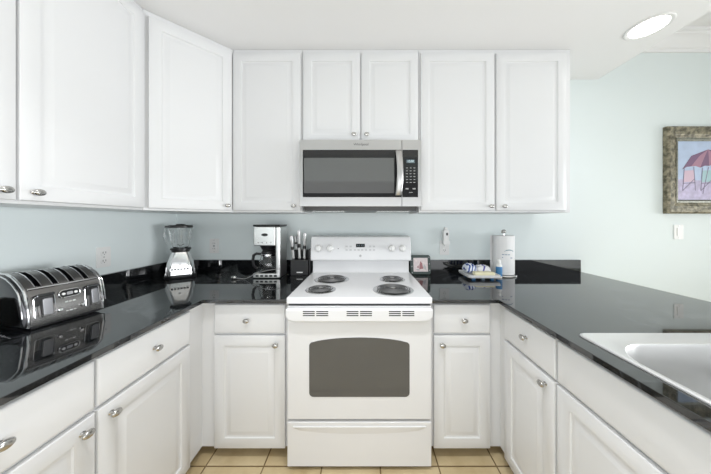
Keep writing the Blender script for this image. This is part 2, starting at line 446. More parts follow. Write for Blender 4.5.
# peninsula back panel that carries the outer half of the slab
t = thing('peninsula_panel', 'mint painted half wall carrying the outer side of the sink counter', 'half wall', (0, 0, 0))
obj('panel', box(1.48, 1.60, -1.91, -.002, 0, .864), M['wall'], t)
obj('baseboard', box(1.601, 1.612, -1.91, -.002, 0, .09), M['crown'], t)

# --- upper cabinets
UZ0, UZ1 = 1.362, CZ - .002
UY = -.340; UF = UY-.019
SU = 235/(1.95+UF)
def ux(px): return (px-364)/SU
def uz(py): return CAMZ + (221.5-py)/SU
def upper(x0, x1, z0, doors, label, kz):
    t = thing('wall_cabinet', label, 'cabinet', (x0, UY, z0), 0, 'white wall cabinets up to the ceiling')
    obj('cabinet_body', box(0, x1-x0, 0, -UY-.002, 0, UZ1-z0), M['cab'], t, bevel=.0015)
    for d0, d1, k in doors: door(t, ux(d0)-x0, ux(d1)-x0, .013, uz(52.6)-z0, 0, ux(k)-x0, kz-z0)
    return t
upper(ux(231.6)+.001, ux(301.6), UZ0, [(232.8, 300.6, 294.2)], 'tall white single door wall cabinet just left of the microwave', uz(206))
upper(ux(301.8), ux(419.2), 1.823, [(303.2, 360.0, 354.0), (361.4, 418.4, 366.6)], 'short white double door wall cabinet directly over the microwave', uz(135))
upper(ux(419.4), ux(572.6), UZ0, [(420.8, 494.6, 490.4), (496.6, 566.6, 503.6)], 'wide white double door wall cabinet right of the microwave', uz(206.3))
# diagonal corner wall cabinet
A_ = Vector((-1.222, -.651)); B_ = Vector((ux(231.6)-.001, UY))
t = thing('wall_cabinet', 'white diagonal corner wall cabinet hanging above the blender', 'cabinet', (0, 0, UZ0), 0, 'white wall cabinets up to the ceiling')
obj('cabinet_body', prism([(LW+.002, -.002), (LW+.002, A_.y), (A_.x, A_.y), (B_.x, B_.y), (B_.x, -.002)], 0, UZ1-UZ0), M['cab'], t, bevel=.0015)
dv = B_ - A_; L = dv.length; ang = math.atan2(dv.y, dv.x)
d = obj('door', ring_panel(.022, L-.010, .013, uz(52.6)-UZ0, -.019, DOORP, .018), M['cab'], t, mx=Matrix.Translation((A_.x, A_.y, 0)) @ Matrix.Rotation(ang, 4, 'Z'))
k = knob(d, L-.040, -.019, .044); k.data.transform(Matrix.Translation((A_.x, A_.y, 0)) @ Matrix.Rotation(ang, 4, 'Z'))
# left wall cabinet
ULX = -1.222
y0, y1 = -1.63, -.653
t = thing('wall_cabinet', 'large white double door wall cabinet on the left wall above the toaster', 'cabinet', (ULX, y0, UZ0), R(90), 'white wall cabinets up to the ceiling')
obj('cabinet_body', box(0, y1-y0, 0, ULX-LW-.002, 0, UZ1-UZ0), M['cab'], t, bevel=.0015)
TOP = uz(52.6)-UZ0
door(t, .004, -1.136-y0, .013, TOP, 0, -1.171-y0, .044)
door(t, -1.129-y0, y1-y0-.006, .013, TOP, 0, -1.092-y0, .044)

# ------------------------------------------------------------------ countertops and backsplash
def cells(xs, ys, keep, z0, z1):
    bm = bmesh.new(); V = {}
    def v(i, j, k):
        if (i, j, k) not in V: V[(i, j, k)] = bm.verts.new((xs[i], ys[j], (z0, z1)[k]))
        return V[(i, j, k)]
    nx, ny = len(xs)-1, len(ys)-1
    K = lambda i, j: 0 <= i < nx and 0 <= j < ny and keep(i, j)
    for i in range(nx):
        for j in range(ny):
            if not K(i, j): continue
            bm.faces.new((v(i,j,1), v(i+1,j,1), v(i+1,j+1,1), v(i,j+1,1)))
            bm.faces.new((v(i,j,0), v(i,j+1,0), v(i+1,j+1,0), v(i+1,j,0)))
            if not K(i-1, j): bm.faces.new((v(i,j,0), v(i,j,1), v(i,j+1,1), v(i,j+1,0)))
            if not K(i+1, j): bm.faces.new((v(i+1,j,0), v(i+1,j+1,0), v(i+1,j+1,1), v(i+1,j,1)))
            if not K(i, j-1): bm.faces.new((v(i,j,0), v(i+1,j,0), v(i+1,j,1), v(i,j,1)))
            if not K(i, j+1): bm.faces.new((v(i,j+1,0), v(i,j+1,1), v(i+1,j+1,1), v(i+1,j+1,0)))
    bmesh.ops.dissolve_limit(bm, angle_limit=R(1), verts=bm.verts, edges=bm.edges)
    return bm
CF = -.703
SX0, SX1, SY0, SY1 = .779, 1.335, -1.88, -1.085      # sink rim outline
o = obj('countertop', cells([LW+.001, -.855, -.407], [-2.3, CF, -.001], lambda i, j: i == 0 or j == 1, CT-.020, CT), M['granite'], bevel=.002)
tag(o, 'polished black granite countertop running under the toaster, blender and coffee maker', 'countertop', 'black granite countertops')
o = obj('countertop', cells([.359, .7146, SX0+.02, SX1-.02, 1.79], [-1.93, SY0+.02, SY1-.02, CF, -.001],
        lambda i, j: (j == 3) or (i > 0 and not (i == 2 and j == 1)), CT-.020, CT), M['granite'], bevel=.002)
tag(o, 'polished black granite countertop right of the stove that holds the sink', 'countertop', 'black granite countertops')
BT = .984
o = obj('backsplash', box(LW+.022, -.412, -.021, -.001, CT, BT), M['granite'], bevel=.0015); tag(o, 'low black granite backsplash strip on the back wall left of the stove', 'backsplash', 'black granite backsplash strips')
o = obj('backsplash', box(LW+.001, LW+.021, -2.3, -.001, CT, BT), M['granite'], bevel=.0015); tag(o, 'low black granite backsplash strip along the left wall behind the toaster', 'backsplash', 'black granite backsplash strips')
o = obj('backsplash', box(.364, 1.781, -.021, -.001, CT, BT), M['granite'], bevel=.0015); tag(o, 'low black granite backsplash strip on the back wall behind the paper towels', 'backsplash', 'black granite backsplash strips')

# ------------------------------------------------------------------ sink
t = thing('sink', 'drop in satin steel sink with rounded basin set into the right hand counter', 'sink', (0, 0, CT))
def ring(pts, z): return [(p[0], p[1], z) for p in pts]
def loft(rs, cap):
    bm = bmesh.new(); V = [[bm.verts.new(p) for p in q] for q in rs]
    for a, b in zip(V, V[1:]):
        for i in range(len(a)): bm.faces.new((a[i], a[(i+1)%len(a)], b[(i+1)%len(a)], b[i]))
    if cap: bm.faces.new(V[-1])
    return bm
cx, cy = (SX0+SX1)/2, (SY0+SY1)/2
bw0, bw1, by0, by1 = .800, 1.285, -1.84, -1.162
bcx, bcy = (bw0+bw1)/2, (by0+by1)/2
n = 10
def rr_(w, h, r, ox, oy, z): return ring(rrect(w, h, r, n, ox, oy), z)
W_, H_ = SX1-SX0, SY1-SY0
BW, BH = bw1-bw0, by1-by0
seq = [rr_(W_, H_, .025, cx, cy, .0005), rr_(W_-.002, H_-.002, .024, cx, cy, .004), rr_(W_-.012, H_-.012, .022, cx, cy, .0075), rr_(W_-.03, H_-.03, .02, cx, cy, .0065),
       rr_(BW+.014, BH+.014, .135, bcx, bcy, .0055), rr_(BW+.004, BH+.004, .130, bcx, bcy, .003), rr_(BW-.004, BH-.004, .127, bcx, bcy, -.006),
       rr_(BW-.02, BH-.02, .12, bcx, bcy, -.10), rr_(BW-.035, BH-.035, .115, bcx, bcy, -.155), rr_(BW-.07, BH-.07, .10, bcx, bcy, -.178), rr_(BW-.12, BH-.12, .08, bcx, bcy, -.183)]
obj('rim', loft(seq[:6], False), M['sinkrim'], t)
obj('basin', loft(seq[5:], True), M['sink'], t)
obj('drain', lathe([(0, -.1825), (.045, -.1825), (.045, -.180), (.036, -.1805), (.03, -.1822), (0, -.1822)], 32, None, Matrix.Translation((bcx, bcy, 0))), M['chrome'], t)

# ------------------------------------------------------------------ stove
SC = -.024
t = thing('stove', 'white freestanding electric coil range with oven in the middle of the back wall', 'stove', (SC, -.70, 0))
Y0 = .70   # local y of the wall; local front = -.026
FYl = -.026
obj('oven_body', box(-.377, .377, 0, .672, .03, .868), M['enamel'], t, bevel=.003)
for sx in (-.33, .33):
    for sy in (.05, .6): obj('foot', lathe([(0, 0), (.018, 0), (.018, .012), (.012, .014), (.012, .0295), (0, .0295)], 16, None, Matrix.Translation((sx, sy, 0))), M['black'], t)
# cooktop with raised lip
top = box(-.381, .381, FYl, .60, .8695, .904)
ct = obj('cooktop', top, M['enamel'], t, bevel=.006, seg=3)
obj('cooktop_seam', box(-.372, .372, -.016, .3, .862, .8692), M['dark'], t)
# burners
def burner(x, y, r, turns, label=None):
    z = .9045
    pn = lathe([(r*1.17, 0), (r*1.17, .0025), (r*1.12, .0042), (r*1.06, .0025), (r*.95, .0012), (r*.3, .0008), (0, .0008)], 48, None, Matrix.Translation((x, y, z)))
    p = obj('drip_pan', pn, M['pan'], t)
    pts = []; N = turns*36; r0 = .018
    for i in range(N+1):
        a = 2*PI*i/36; rr = r0 + (r-.004-r0)*i/N
        pts.append((x + rr*math.cos(a), y + rr*math.sin(a), z+.0095))
    # terminal running to the back
    obj('coil', tube(pts, .0036, 6), M['coil'], t)
    sp = bmesh.new()
    for k in range(3):
        a = R(90 + 120*k); u = Vector((math.cos(a), math.sin(a), 0)); s_ = Vector((-u.y, u.x, 0))*.002
        c0 = Vector((x, y, z+.002))
        pts2 = [c0+u*.006-s_, c0+u*r*1.02-s_, c0+u*r*1.02+s_, c0+u*.006+s_]
        a_ = [sp.verts.new(p_) for p_ in pts2]; b_ = [sp.verts.new(p_+Vector((0, 0, .004))) for p_ in pts2]
        sp.faces.new(a_[::-1]); sp.faces.new(b_)
        for i in range(4): sp.faces.new((a_[i], a_[(i+1)%4], b_[(i+1)%4], b_[i]))
    obj('coil_support', sp, M['nickel'], p)
    obj('medallion', lathe([(0, 0), (.015, 0), (.015, .009), (.012, .011), (0, .011)], 20, None, Matrix.Translation((x, y, z+.002))), M['nickel'], p)
burner(-.251-SC, -.588+.70, .074, 4)
burner(.168-SC, -.588+.70, .100, 6)
burner(-.219-SC, -.345+.70, .100, 6)
burner(.192-SC, -.345+.70, .074, 4)
# backguard: lower panel + projecting control box
def yz_prism(prof, x0, x1):
    bm = bmesh.new(); a = [bm.verts.new((x0, p[0], p[1])) for p in prof]; b = [bm.verts.new((x1, p[0], p[1])) for p in prof]; n = len(prof)
    for i in range(n): bm.faces.new((a[i], a[(i+1)%n], b[(i+1)%n], b[i]))
    bm.faces.new(a[::-1]); bm.faces.new(b); return bm
obj('backguard', yz_prism([(.560, .9045), (.570, .9045+.02), (.572, 1.010), (.668, 1.010), (.668, .871), (.602, .871), (.602, .9045)], -.371, .371), M['enamel'], t, bevel=.002)
cbx = obj('control_box', yz_prism([(.515, 1.003), (.508, 1.020), (.528, 1.165), (.540, 1.183), (.560, 1.189), (.668, 1.189), (.668, 1.011), (.60, 1.011), (.57, 1.003)], -.378, .378), M['enamel'], t, bevel=.008, seg=3)
def cface(x, z, dy=0):  # point on control face
    return (x, .508 + (z-1.020)/.145*.020 + dy, z)
tilt = math.atan2(.020, .145)
SB = 235/(1.95-.185)
def kx_(px): return (px-364)/SB - SC
def on_face(z): return Matrix.Rotation(-tilt, 4, 'X')
for px in (318.6, 330.0, 391.8, 402.6):
    p = cface(kx_(px), 1.098)
    mx = Matrix.Translation(p) @ Matrix.Rotation(R(90)-tilt, 4, 'X')
    kb = obj('control_knob', lathe([(0, .0005), (.027, .0005), (.0265, .004), (.0225, .007), (.021, .022), (.018, .025), (0, .025)], 32, None, mx), M['white'], t)
    g = box(-.0045, .0045, -.019, .019, .0252, .034); bmesh.ops.transform(g, matrix=mx, verts=g.verts)
    obj('knob_grip', g, M['white'], kb, bevel=.0015)
    g = box(-.0012, .0012, .008, .019, .0342, .0348); bmesh.ops.transform(g, matrix=mx, verts=g.verts)
    obj('pointer_mark', g, M['offw'], kb)
    # scale marks around
    for a in range(-140, 141, 40):
        c = Vector((.034*math.sin(R(a)), .034*math.cos(R(a)), 0)); obj('scale_mark', box(c.x-.0014, c.x+.0014, c.y-.0014, c.y+.0014, .0003, .0008), M['offw'], cbx, mx=mx)
def fplate(name, x0, x1, z0, z1, m, th, par, bev=0):
    zc = (z0+z1)/2; xc = (x0+x1)/2
    bmx = box(-(x1-x0)/2, (x1-x0)/2, -th, .0005, -(z1-z0)/2, (z1-z0)/2)
    return obj(name, bmx, m, par, bevel=bev, mx=Matrix.Translation(cface(xc, zc)) @ Matrix.Rotation(-tilt, 4, 'X'))
fplate('membrane_panel', kx_(345), kx_(376.5), 1.055, 1.150, M['enamel'], .0008, cbx)
dsp = fplate('clock_display', kx_(356.0), kx_(364.8), 1.106, 1.132, M['blackgl'], .0022, cbx)
for i in range(4):
    x_ = kx_(357.3)+i*.0125 + (.003 if i > 1 else 0)
    fplate('digit', x_, x_+.006, 1.113, 1.126, M['disp'], .003, dsp)
for r_, z_ in ((0, 1.112), (1, 1.086)):
    for px in ([346.6, 350.6, 370.2, 374.0] if r_ == 0 else [346.6, 350.6, 355, 358.6, 362.2, 366, 370.2, 374.0]):
        fplate('touch_button', kx_(px)-.0085, kx_(px)+.0085, z_-.006, z_+.006, M['bp'], .0016, cbx)
fplate('indicator_light', kx_(338.2)-.003, kx_(338.2)+.003, 1.093, 1.099, M['black'], .0015, cbx)
obj('emblem', lathe([(0, 0), (.009, 0), (.009, .001), (.0065, .0012), (.0065, .0006), (0, .0006)], 24, None, Matrix.Translation(cface(kx_(360.4), 1.043)) @ Matrix.Rotation(R(90)-tilt, 4, 'X')), M['offw'], cbx)
# oven door
dr = obj('oven_door', box(-.376, .376, FYl, -.001, .268, .858), M['enamel'], t, bevel=.005, seg=3)
wp = []
wx, wz0, wzs, wzt = .261, .388, .672, .697
for (sx, a0) in ((1, 270), (1, 0)): pass
wp += [(wx-.022*(1-math.cos(R(a))), 0) for a in ()]
def arcp(cx, cz, r, a0, a1, n=5): return [(cx + r*math.cos(R(a0+(a1-a0)*i/n)), cz + r*math.sin(R(a0+(a1-a0)*i/n))) for i in range(n+1)]
wp = arcp(wx-.022, wz0+.022, .022, 270, 360) + arcp(wx-.018, wzs-.018, .018, 0, 75)
for i in range(1, 16):
    u = 1 - 2*i/16; wp.append((u*(wx-.016), wzs + (wzt-wzs)*(1-u*u)**.8))
wp += arcp(-wx+.018, wzs-.018, .018, 105, 180) + arcp(-wx+.022, wz0+.022, .022, 180, 270)
obj('window_surround', front_prism([(p[0]*1.012, wz0+(p[1]-wz0)*1.008-.0015) for p in wp], FYl, FYl-.0012), M['enamel'], dr)
obj('oven_window', front_prism(wp, FYl-.0013, FYl-.0025), M['ovenglass'], dr)
# handle bar with rounded lower corners and vent slots
hp = [(-.376, .8575), (-.376, .815), (-.360, .796), (-.33, .789), (.33, .789), (.360, .796), (.376, .815), (.376, .8575)]
hb = obj('handle', front_prism(hp, FYl-.0005, FYl-.036), M['enamel'], dr, bevel=.010, seg=4)
for c in (-.221, .0, .214):
    g = bmesh.new()
    for sx in (-.034, .034):
        for k in range(3):
            z_ = .8455 - k*.0105; box(c+sx-.030, c+sx+.030, FYl-.0368, FYl-.034, z_-.0024, z_+.0024, g)
    obj('vent_slots', g, M['dark'], hb)
# storage drawer
dw = obj('storage_drawer', box(-.376, .376, FYl, -.001, .022, .254), M['enamel'], t, bevel=.004, seg=3)
g = bmesh.new()
pts = []; N = 24
up_ = [(-.345+.69*i/N, .236) for i in range(N+1)]
lo = [(.345-.69*i/N, .228 - .034*math.sin(PI*i/N)**.4) for i in range(N+1)]
a = [g.verts.new((p[0], FYl-.0004, p[1])) for p in up_]; m_ = [g.verts.new((p[0], FYl-.006, p[1]-.003)) for p in up_]; b = [g.verts.new((p[0], FYl-.0004, p[1])) for p in lo[::-1]]
for i in range(N):
    g.faces.new((a[i], a[i+1], m_[i+1], m_[i])); g.faces.new((m_[i], m_[i+1], b[i+1], b[i]))
obj('pull_lip', g, M['enamel'], dw)

# ------------------------------------------------------------------ microwave
MY = -.46; SM = 235/(1.95+MY)
def mxp(px): return (px-364)/SM
def mzp(py): return CAMZ + (221.5-py)/SM
mx0, mx1 = mxp(299.4), mxp(421.4); mz0, mz1 = mzp(206.4), mzp(139.7)
mc = (mx0+mx1)/2
t = thing('microwave', 'stainless steel over the range microwave mounted under the short cabinet', 'microwave', (mc, MY, mz0))
mw, mh = (mx1-mx0)/2, mz1-mz0
obj('housing', box(-mw+.004, mw-.004, .030, -MY-.003, 0, mh-.002), M['steel'], t, bevel=.002)
X = lambda px: mxp(px)-mc
Z = lambda py: mzp(py)-mz0
dx = X(401.9)
md = obj('door', box(-mw, dx-.0008, 0, .029, 0, mh), M['steel'], t, bevel=.003)
cp_ = obj('control_fascia', box(dx+.0008, mw, 0, .029, 0, mh), M['steel'], t, bevel=.003)
wf = obj('window_frame', front_prism(rrect(X(401.5)-X(302.8), Z(149.9)-Z(197.2), .004, 3, (X(401.5)+X(302.8))/2, (Z(149.9)+Z(197.2))/2), -.0003, -.002), M['blackgl'], md)
obj('window', front_prism(rrect(X(394)-X(304.2), Z(158)-Z(193.2), .006, 4, (X(394)+X(304.2))/2, (Z(158)+Z(193.2))/2), -.0021, -.0032), M['mwglass'], wf)
kp = obj('keypad', front_prism(rrect(X(418)-X(402.4), Z(149.9)-Z(197.2), .004, 3, (X(418)+X(402.4))/2, (Z(149.9)+Z(197.2))/2), -.0003, -.002), M['blackgl'], cp_)
dd = obj('display', box(X(406.4), X(414.6), -.0032, -.002, Z(163.2), Z(159.8)), M['disp'], kp)
text_mesh('clock_digits', '12:00', .018, M['led'], dd, ((X(406.4)+X(414.6))/2, -.0036, (Z(163.2)+Z(159.8))/2))
g = bmesh.new()
for r_ in range(6):
    py = 168 + r_*2.9
    for px in (406.9, 410.6, 414.3):
        box(X(px)-.0058, X(px)+.0058, -.0026, -.002, Z(py)-.0018, Z(py)+.0018, g)
for px in (407, 414):
    box(X(px)-.009, X(px)+.009, -.0026, -.002, Z(188.8)-.004, Z(188.8)+.004, g)
box(X(409), X(412.5), -.0026, -.002, Z(192.4)-.0018, Z(192.4)+.0018, g)
obj('keys', g, M['key'], kp)
# curved handle
hx = X(398.6); zt, zb = Z(151.6), Z(195.6)
pts = []
g = bmesh.new(); N = 20; secs = []
for i in range(N+1):
    u = i/N; z_ = zb + (zt-zb)*u; y_ = -.020 - .026*math.sin(PI*u)**.7; x_ = hx + .006*math.sin(PI*u) - .003
    secs.append([g.verts.new((x_+px, y_+py, z_)) for px, py in ((-.019, .004), (-.019, -.001), (-.012, -.006), (.012, -.006), (.019, -.001), (.019, .004), (.01, .008), (-.01, .008))])
for a, b in zip(secs, secs[1:]):
    for k in range(8): g.faces.new((a[k], a[(k+1)%8], b[(k+1)%8], b[k]))
g.faces.new(secs[0]); g.faces.new(secs[-1][::-1])
hd = obj('handle', g, M['steel'], md)
g = bmesh.new(); box(hx-.012, hx+.008, -.024, -.0022, zb+.004, zb+.022, g); box(hx-.012, hx+.008, -.024, -.0022, zt-.022, zt-.004, g)
obj('handle_post', g, M['steel'], hd)
text_mesh('brand_lettering', 'Whirlpool', .023, M['vent'], md, (X(361), -.0006, Z(144.4)))
# vent underside
obj('vent_base', yz_prism([(.006, -.0005), (.03, -.026), (.40, -.026), (.43, -.0005)], -mw+.026, mw-.026), M['vent'], t, bevel=.002)
for x_ in (-.22, .22): obj('grease_filter', box(x_-.11, x_+.11, .09, .28, -.0285, -.0265), M['nickel'], t)

# ------------------------------------------------------------------ wall fittings
def outlet(name, label, loc, rz, kind, cat='outlet'):
    t = thing(name, label, cat, loc, rz, 'white wall outlets' if cat == 'outlet' else None)
    p = obj('cover_plate', front_prism(rrect(.078, .120, .006, 4), -.0003, -.006), M['white'], t, bevel=.0015)
    if kind == 'outlet':
        for z in (-.024, .024):
            s = obj('socket', front_prism(rrect(.034, .030, .010, 4, 0, z), -.0061, -.0085), M['white'], t)
            g = bmesh.new()
            box(-.0085, -.0060, -.0090, -.0084, z-.002, z+.009, g); box(.0060, .0085, -.0090, -.0084, z-.002, z+.009, g); box(-.002, .002, -.0090, -.0084, z-.010, z-.006, g)
            obj('pin_holes', g, M['dark'], s)
    elif kind == 'gfci':
        s = obj('socket', front_prism(rrect(.034, .070, .003, 3), -.0061, -.0085), M['white'], t, bevel=.0006)
        g = bmesh.new()
        for z in (-.022, .022):
            box(-.0085, -.0060, -.0090, -.0084, z-.005, z+.006, g); box(.0060, .0085, -.0090, -.0084, z-.005, z+.006, g)
        obj('pin_holes', g, M['dark'], s)
        obj('test_button', box(-.007, .007, -.0095, -.0084, -.006, .006), M['grey'], s)
    else:
        s = obj('rocker', front_prism(rrect(.034, .068, .003, 3), -.0061, -.0095), M['white'], t, bevel=.001)
    for z in (-.047, .047) if kind != 'outlet' else (0,):
        obj('screw', lathe([(0, .006), (.003, .006), (.0028, .0072), (0, .0074)], 12, None, Matrix.Translation((0, 0, z)) @ Matrix.Rotation(R(90), 4, 'X')), M['nickel'], p)
    return t
outlet('wall_outlet', 'white double outlet on the left wall above the far end of the toaster', (LW, -.55, 1.088), R(90), 'outlet')
outlet('wall_outlet', 'white outlet with test button on the back wall between blender and coffee maker', (-1.240, 0, 1.098), 0, 'gfci')
outlet('wall_outlet', 'white outlet on the back wall behind the plug in air freshener', (.666, 0, 1.084), 0, 'outlet')
outlet('light_switch', 'white wall switch plate low beneath the framed beach picture', (2.606, 0, 1.213), 0, 'switch', 'switch')
# plug in air freshener
t = thing('air_freshener', 'slim white plug in air freshener with a black dot on the back wall outlet', 'air freshener', (.668, -.010, 1.11))
obj('body', front_prism(rrect(.046, .125, .016, 5, 0, .062), -.001, -.038), M['white'], t, bevel=.006, seg=3)
obj('lower_shell', front_prism(rrect(.052, .034, .008, 4, 0, .018), -.040, -.046), M['white'], t, bevel=.003)
obj('vent_hole', front_prism(rrect(.014, .022, .006, 4, .004, .088), -.0382, -.0392), M['black'], t)
obj('nozzle', front_prism(rrect(.026, .018, .006, 4, 0, .134), -.006, -.030), M['white'], t, bevel=.003)

# ------------------------------------------------------------------ framed beach picture
PX0, PX1, PZ0, PZ1 = 2.477, 3.42, 1.365, 2.078
pw, ph = PX1-PX0, PZ1-PZ0; fw = .098
t = thing('framed_picture', 'beach painting with a purple umbrella in a wide antique gold green frame', 'picture', ((PX0+PX1)/2, -.002, PZ0))
prof = [(0, 0), (0, .030), (.012, .040), (.028, .034), (.060, .030), (.074, .020), (.080, .022), (fw, .012), (fw, 0)]
bm = bmesh.new(); rings = []
for ins, out in prof:
    rings.append([bm.verts.new(p) for p in ((-pw/2+ins, -out, ins), (pw/2-ins, -out, ins), (pw/2-ins, -out, ph-ins), (-pw/2+ins, -out, ph-ins))])
for a, b in zip(rings, rings[1:]+rings[:1]):
    for i in range(4): bm.faces.new((a[i], a[(i+1)%4], b[(i+1)%4], b[i]))
fr = obj('frame', bm, M['goldframe'], t)
bm = bmesh.new(); rings = []
for ins, out in [(fw-.008, .0145), (fw-.008, .0185), (fw+.004, .0185), (fw+.016, .008), (fw+.016, .002), (fw-.008, .002)]:
    rings.append([bm.verts.new(p) for p in ((-pw/2+ins, -out, ins), (pw/2-ins, -out, ins), (pw/2-ins, -out, ph-ins), (-pw/2+ins, -out, ph-ins))])
for a, b in zip(rings, rings[1:]+rings[:1]):
    for i in range(4): bm.faces.new((a[i], a[(i+1)%4], b[(i+1)%4], b[i]))
obj('liner', bm, M['silverliner'], t)
cvx, cz0, cz1 = pw/2-fw-.017, fw+.017, ph-fw-.017
cv = obj('canvas', box(-cvx, cvx, -.006, -.0005, cz0, cz1), M['canvas'], t)
obj('painted_sand', front_prism([(-cvx+.001, cz0+.001), (cvx-.001, cz0+.001), (cvx-.001, cz0+.19), (.0, cz0+.15), (-cvx+.001, cz0+.17)], -.0062, -.0066), M['sand'], cv)
# umbrella, one scalloped fan of segments
ux0, uz0_ = -cvx+.22, .385      # centre of the umbrella base
apex = (ux0+.03, uz0_+.145)
rim = [(-.185, -.02), (-.11, .005), (-.035, -.005), (.04, .010), (.12, .020), (.20, .05)]
def top_arc(k):
    a = R(180 - 36*k); return (ux0+.19*math.cos(a), uz0_+.02+.13*math.sin(a))
for k in range(5):
    a, b = rim[k], rim[k+1]
    A1 = (ux0+a[0], uz0_+a[1]); B1 = (ux0+b[0], uz0_+b[1]); mid = ((A1[0]+B1[0])/2, (A1[1]+B1[1])/2+.008)
    poly = [A1, mid, B1]
    for u in (.5,): poly.append((B1[0]+(apex[0]-B1[0])*u + (.02 if k > 2 else -.0)*(k-2)*.5, B1[1]+(apex[1]-B1[1])*u+.02*abs(k-1.5)*.6))
    poly.append(apex)
    poly.append((A1[0]+(apex[0]-A1[0])*.5 + (.02 if k > 3 else 0)*(k-3)*.5 - (.03 if k == 0 else 0), A1[1]+(apex[1]-A1[1])*.5+.02*abs(k-2.5)*.6))
    obj('umbrella_panel', front_prism(poly, -.0068, -.0074), M['umb1'] if k % 2 == 0 else M['umb2'], cv)
obj('umbrella_pole', front_prism([(ux0+.03, uz0_), (ux0+.036, uz0_), (ux0-.010, cz0+.05), (ux0-.016, cz0+.05)], -.0070, -.0076), M['darkp'], cv)
for k, cx_ in enumerate((-cvx+.09, -cvx+.24, -cvx+.40, -cvx+.56)):
    z_ = cz0+.075
    obj('painted_chair_back', front_prism([(cx_-.045, z_+.07), (cx_+.05, z_+.075), (cx_+.04, z_+.17), (cx_-.035, z_+.165)], -.0069, -.0073), M['chairq'] if k % 2 == 0 else M['chairp'], cv)
    g = bmesh.new()
    for (a0, b0, a1, b1) in ((-.05, 0, -.036, .19), (.055, 0, .042, .195), (-.05, .06, .055, .065), (-.05, 0, .05, .10)):
        dx_, dz_ = a1-a0, b1-b0; l_ = math.hypot(dx_, dz_); nx, nz = -dz_/l_*.0025, dx_/l_*.0025
        front_prism([(cx_+a0-nx, z_+b0-nz), (cx_+a1-nx, z_+b1-nz), (cx_+a1+nx, z_+b1+nz), (cx_+a0+nx, z_+b0+nz)], -.0074, -.0078, g)
    obj('painted_chair_frame', g, M['darkp'], cv)

# ------------------------------------------------------------------ toaster (local: front +x, length along y, z up)
TL = .206
t = thing('toaster', 'wide brushed steel four slot toaster with two levers on the left counter', 'toaster', (-1.262, -1.062, CT), R(-13))
tp = [(.0, .014), (.001, .05), (-.006, .09), (-.018, .134), (-.024, .146), (-.034, .157), (-.060, .178), (-.095, .197), (-.130, .207), (-.165, .208), (-.200, .198), (-.228, .174), (-.244, .135), (-.250, .07), (-.250, .014)]
ys = [0.0]
slots = []
for k in range(4):
    c = .034 + k*.046; slots.append((c-.0088, c+.0088)); ys += [c-.0088, c+.0088]
ys.append(TL)
bm = bmesh.new()
G = [[bm.verts.new((p[0], y, p[1])) for y in ys] for p in tp]
S0, S1 = 5, 10
for i in range(len(tp)-1):
    for j in range(len(ys)-1):
        if S0 <= i < S1 and j % 2 == 1: continue
        bm.faces.new((G[i][j], G[i][j+1], G[i+1][j+1], G[i+1][j]))
for j in range(len(ys)-1): bm.faces.new((G[-1][j], G[-1][j+1], G[0][j+1], G[0][j]))
bd = obj('shell', bm, M['toast'], t)
for (a, b) in slots:
    g = bmesh.new(); loop = [(tp[i][0], a, tp[i][1]) for i in range(S0, S1+1)] + [(tp[i][0], b, tp[i][1]) for i in range(S1, S0-1, -1)]
    lt = [g.verts.new(p) for p in loop]; lb = [g.verts.new((p[0], p[1], .08)) for p in loop]; n = len(loop)
    for i in range(n): g.faces.new((lt[i], lb[i], lb[(i+1)%n], lt[(i+1)%n]))
    g.faces.new(lb)
    sl = obj('bread_slot', g, M['black'], t)
    obj('slot_rim', tube([(p[0], p[1], p[2]+.001) for p in loop], .0018, 6, closed=True), M['chrome'], sl)
    g = bmesh.new()
    for i in range(5):
        x_ = -.060 - i*.032; tube([(x_, (a+b)/2-.006, .10), (x_, (a+b)/2-.006, .160)], .001, 5, g)
    tube([(-.05, (a+b)/2-.006, .150), (-.19, (a+b)/2-.006, .158)], .0012, 5, g)
    obj('bread_guide', g, M['nickel'], sl)
def endcap(y, sgn):
    cx_, cz_ = -.125, .09
    g = bmesh.new(); rings = []
    for s_, o_ in ((1.0, 0), (1.004, .006), (.985, .012), (.93, .017), (.80, .020), (.5, .022)):
        rings.append([g.verts.new((cx_+(p[0]-cx_)*s_, y+sgn*o_, max(.012, cz_+(p[1]-cz_)*s_))) for p in tp])
    for a, b in zip(rings, rings[1:]):
        for i in range(len(tp)):
            k = (i+1) % len(tp); g.faces.new((a[i], a[k], b[k], b[i]))
    g.faces.new(rings[-1])
    c = obj('end_panel', g, M['toastdark'], t)
    obj('chrome_arch', tube([(cx_+(p[0]-cx_)*1.01, y+sgn*.004, cz_+(p[1]-cz_)*1.01) for p in tp], .0045, 8), M['chrome'], c)
    obj('chrome_trim', tube([(cx_+(p[0]-cx_)*.955, y+sgn*.016, cz_+(p[1]-cz_)*.955) for p in tp[1:-1]], .0028, 8), M['chrome'], c)
endcap(0, -1); endcap(TL, 1)
obj('top_rail', tube([(-.027, .003, .153), (-.027, TL-.003, .153)], .0035, 8), M['chrome'], t)
obj('base_plate', box(-.240, -.006, .004, TL-.004, .004, .0135), M['black'], t)
for x_ in (-.22, -.03):
    for y_ in (.02, TL-.02): obj('foot', lathe([(0, 0), (.010, 0), (.010, .0038), (0, .0038)], 12, None, Matrix.Translation((x_, y_, 0))), M['black'], t)
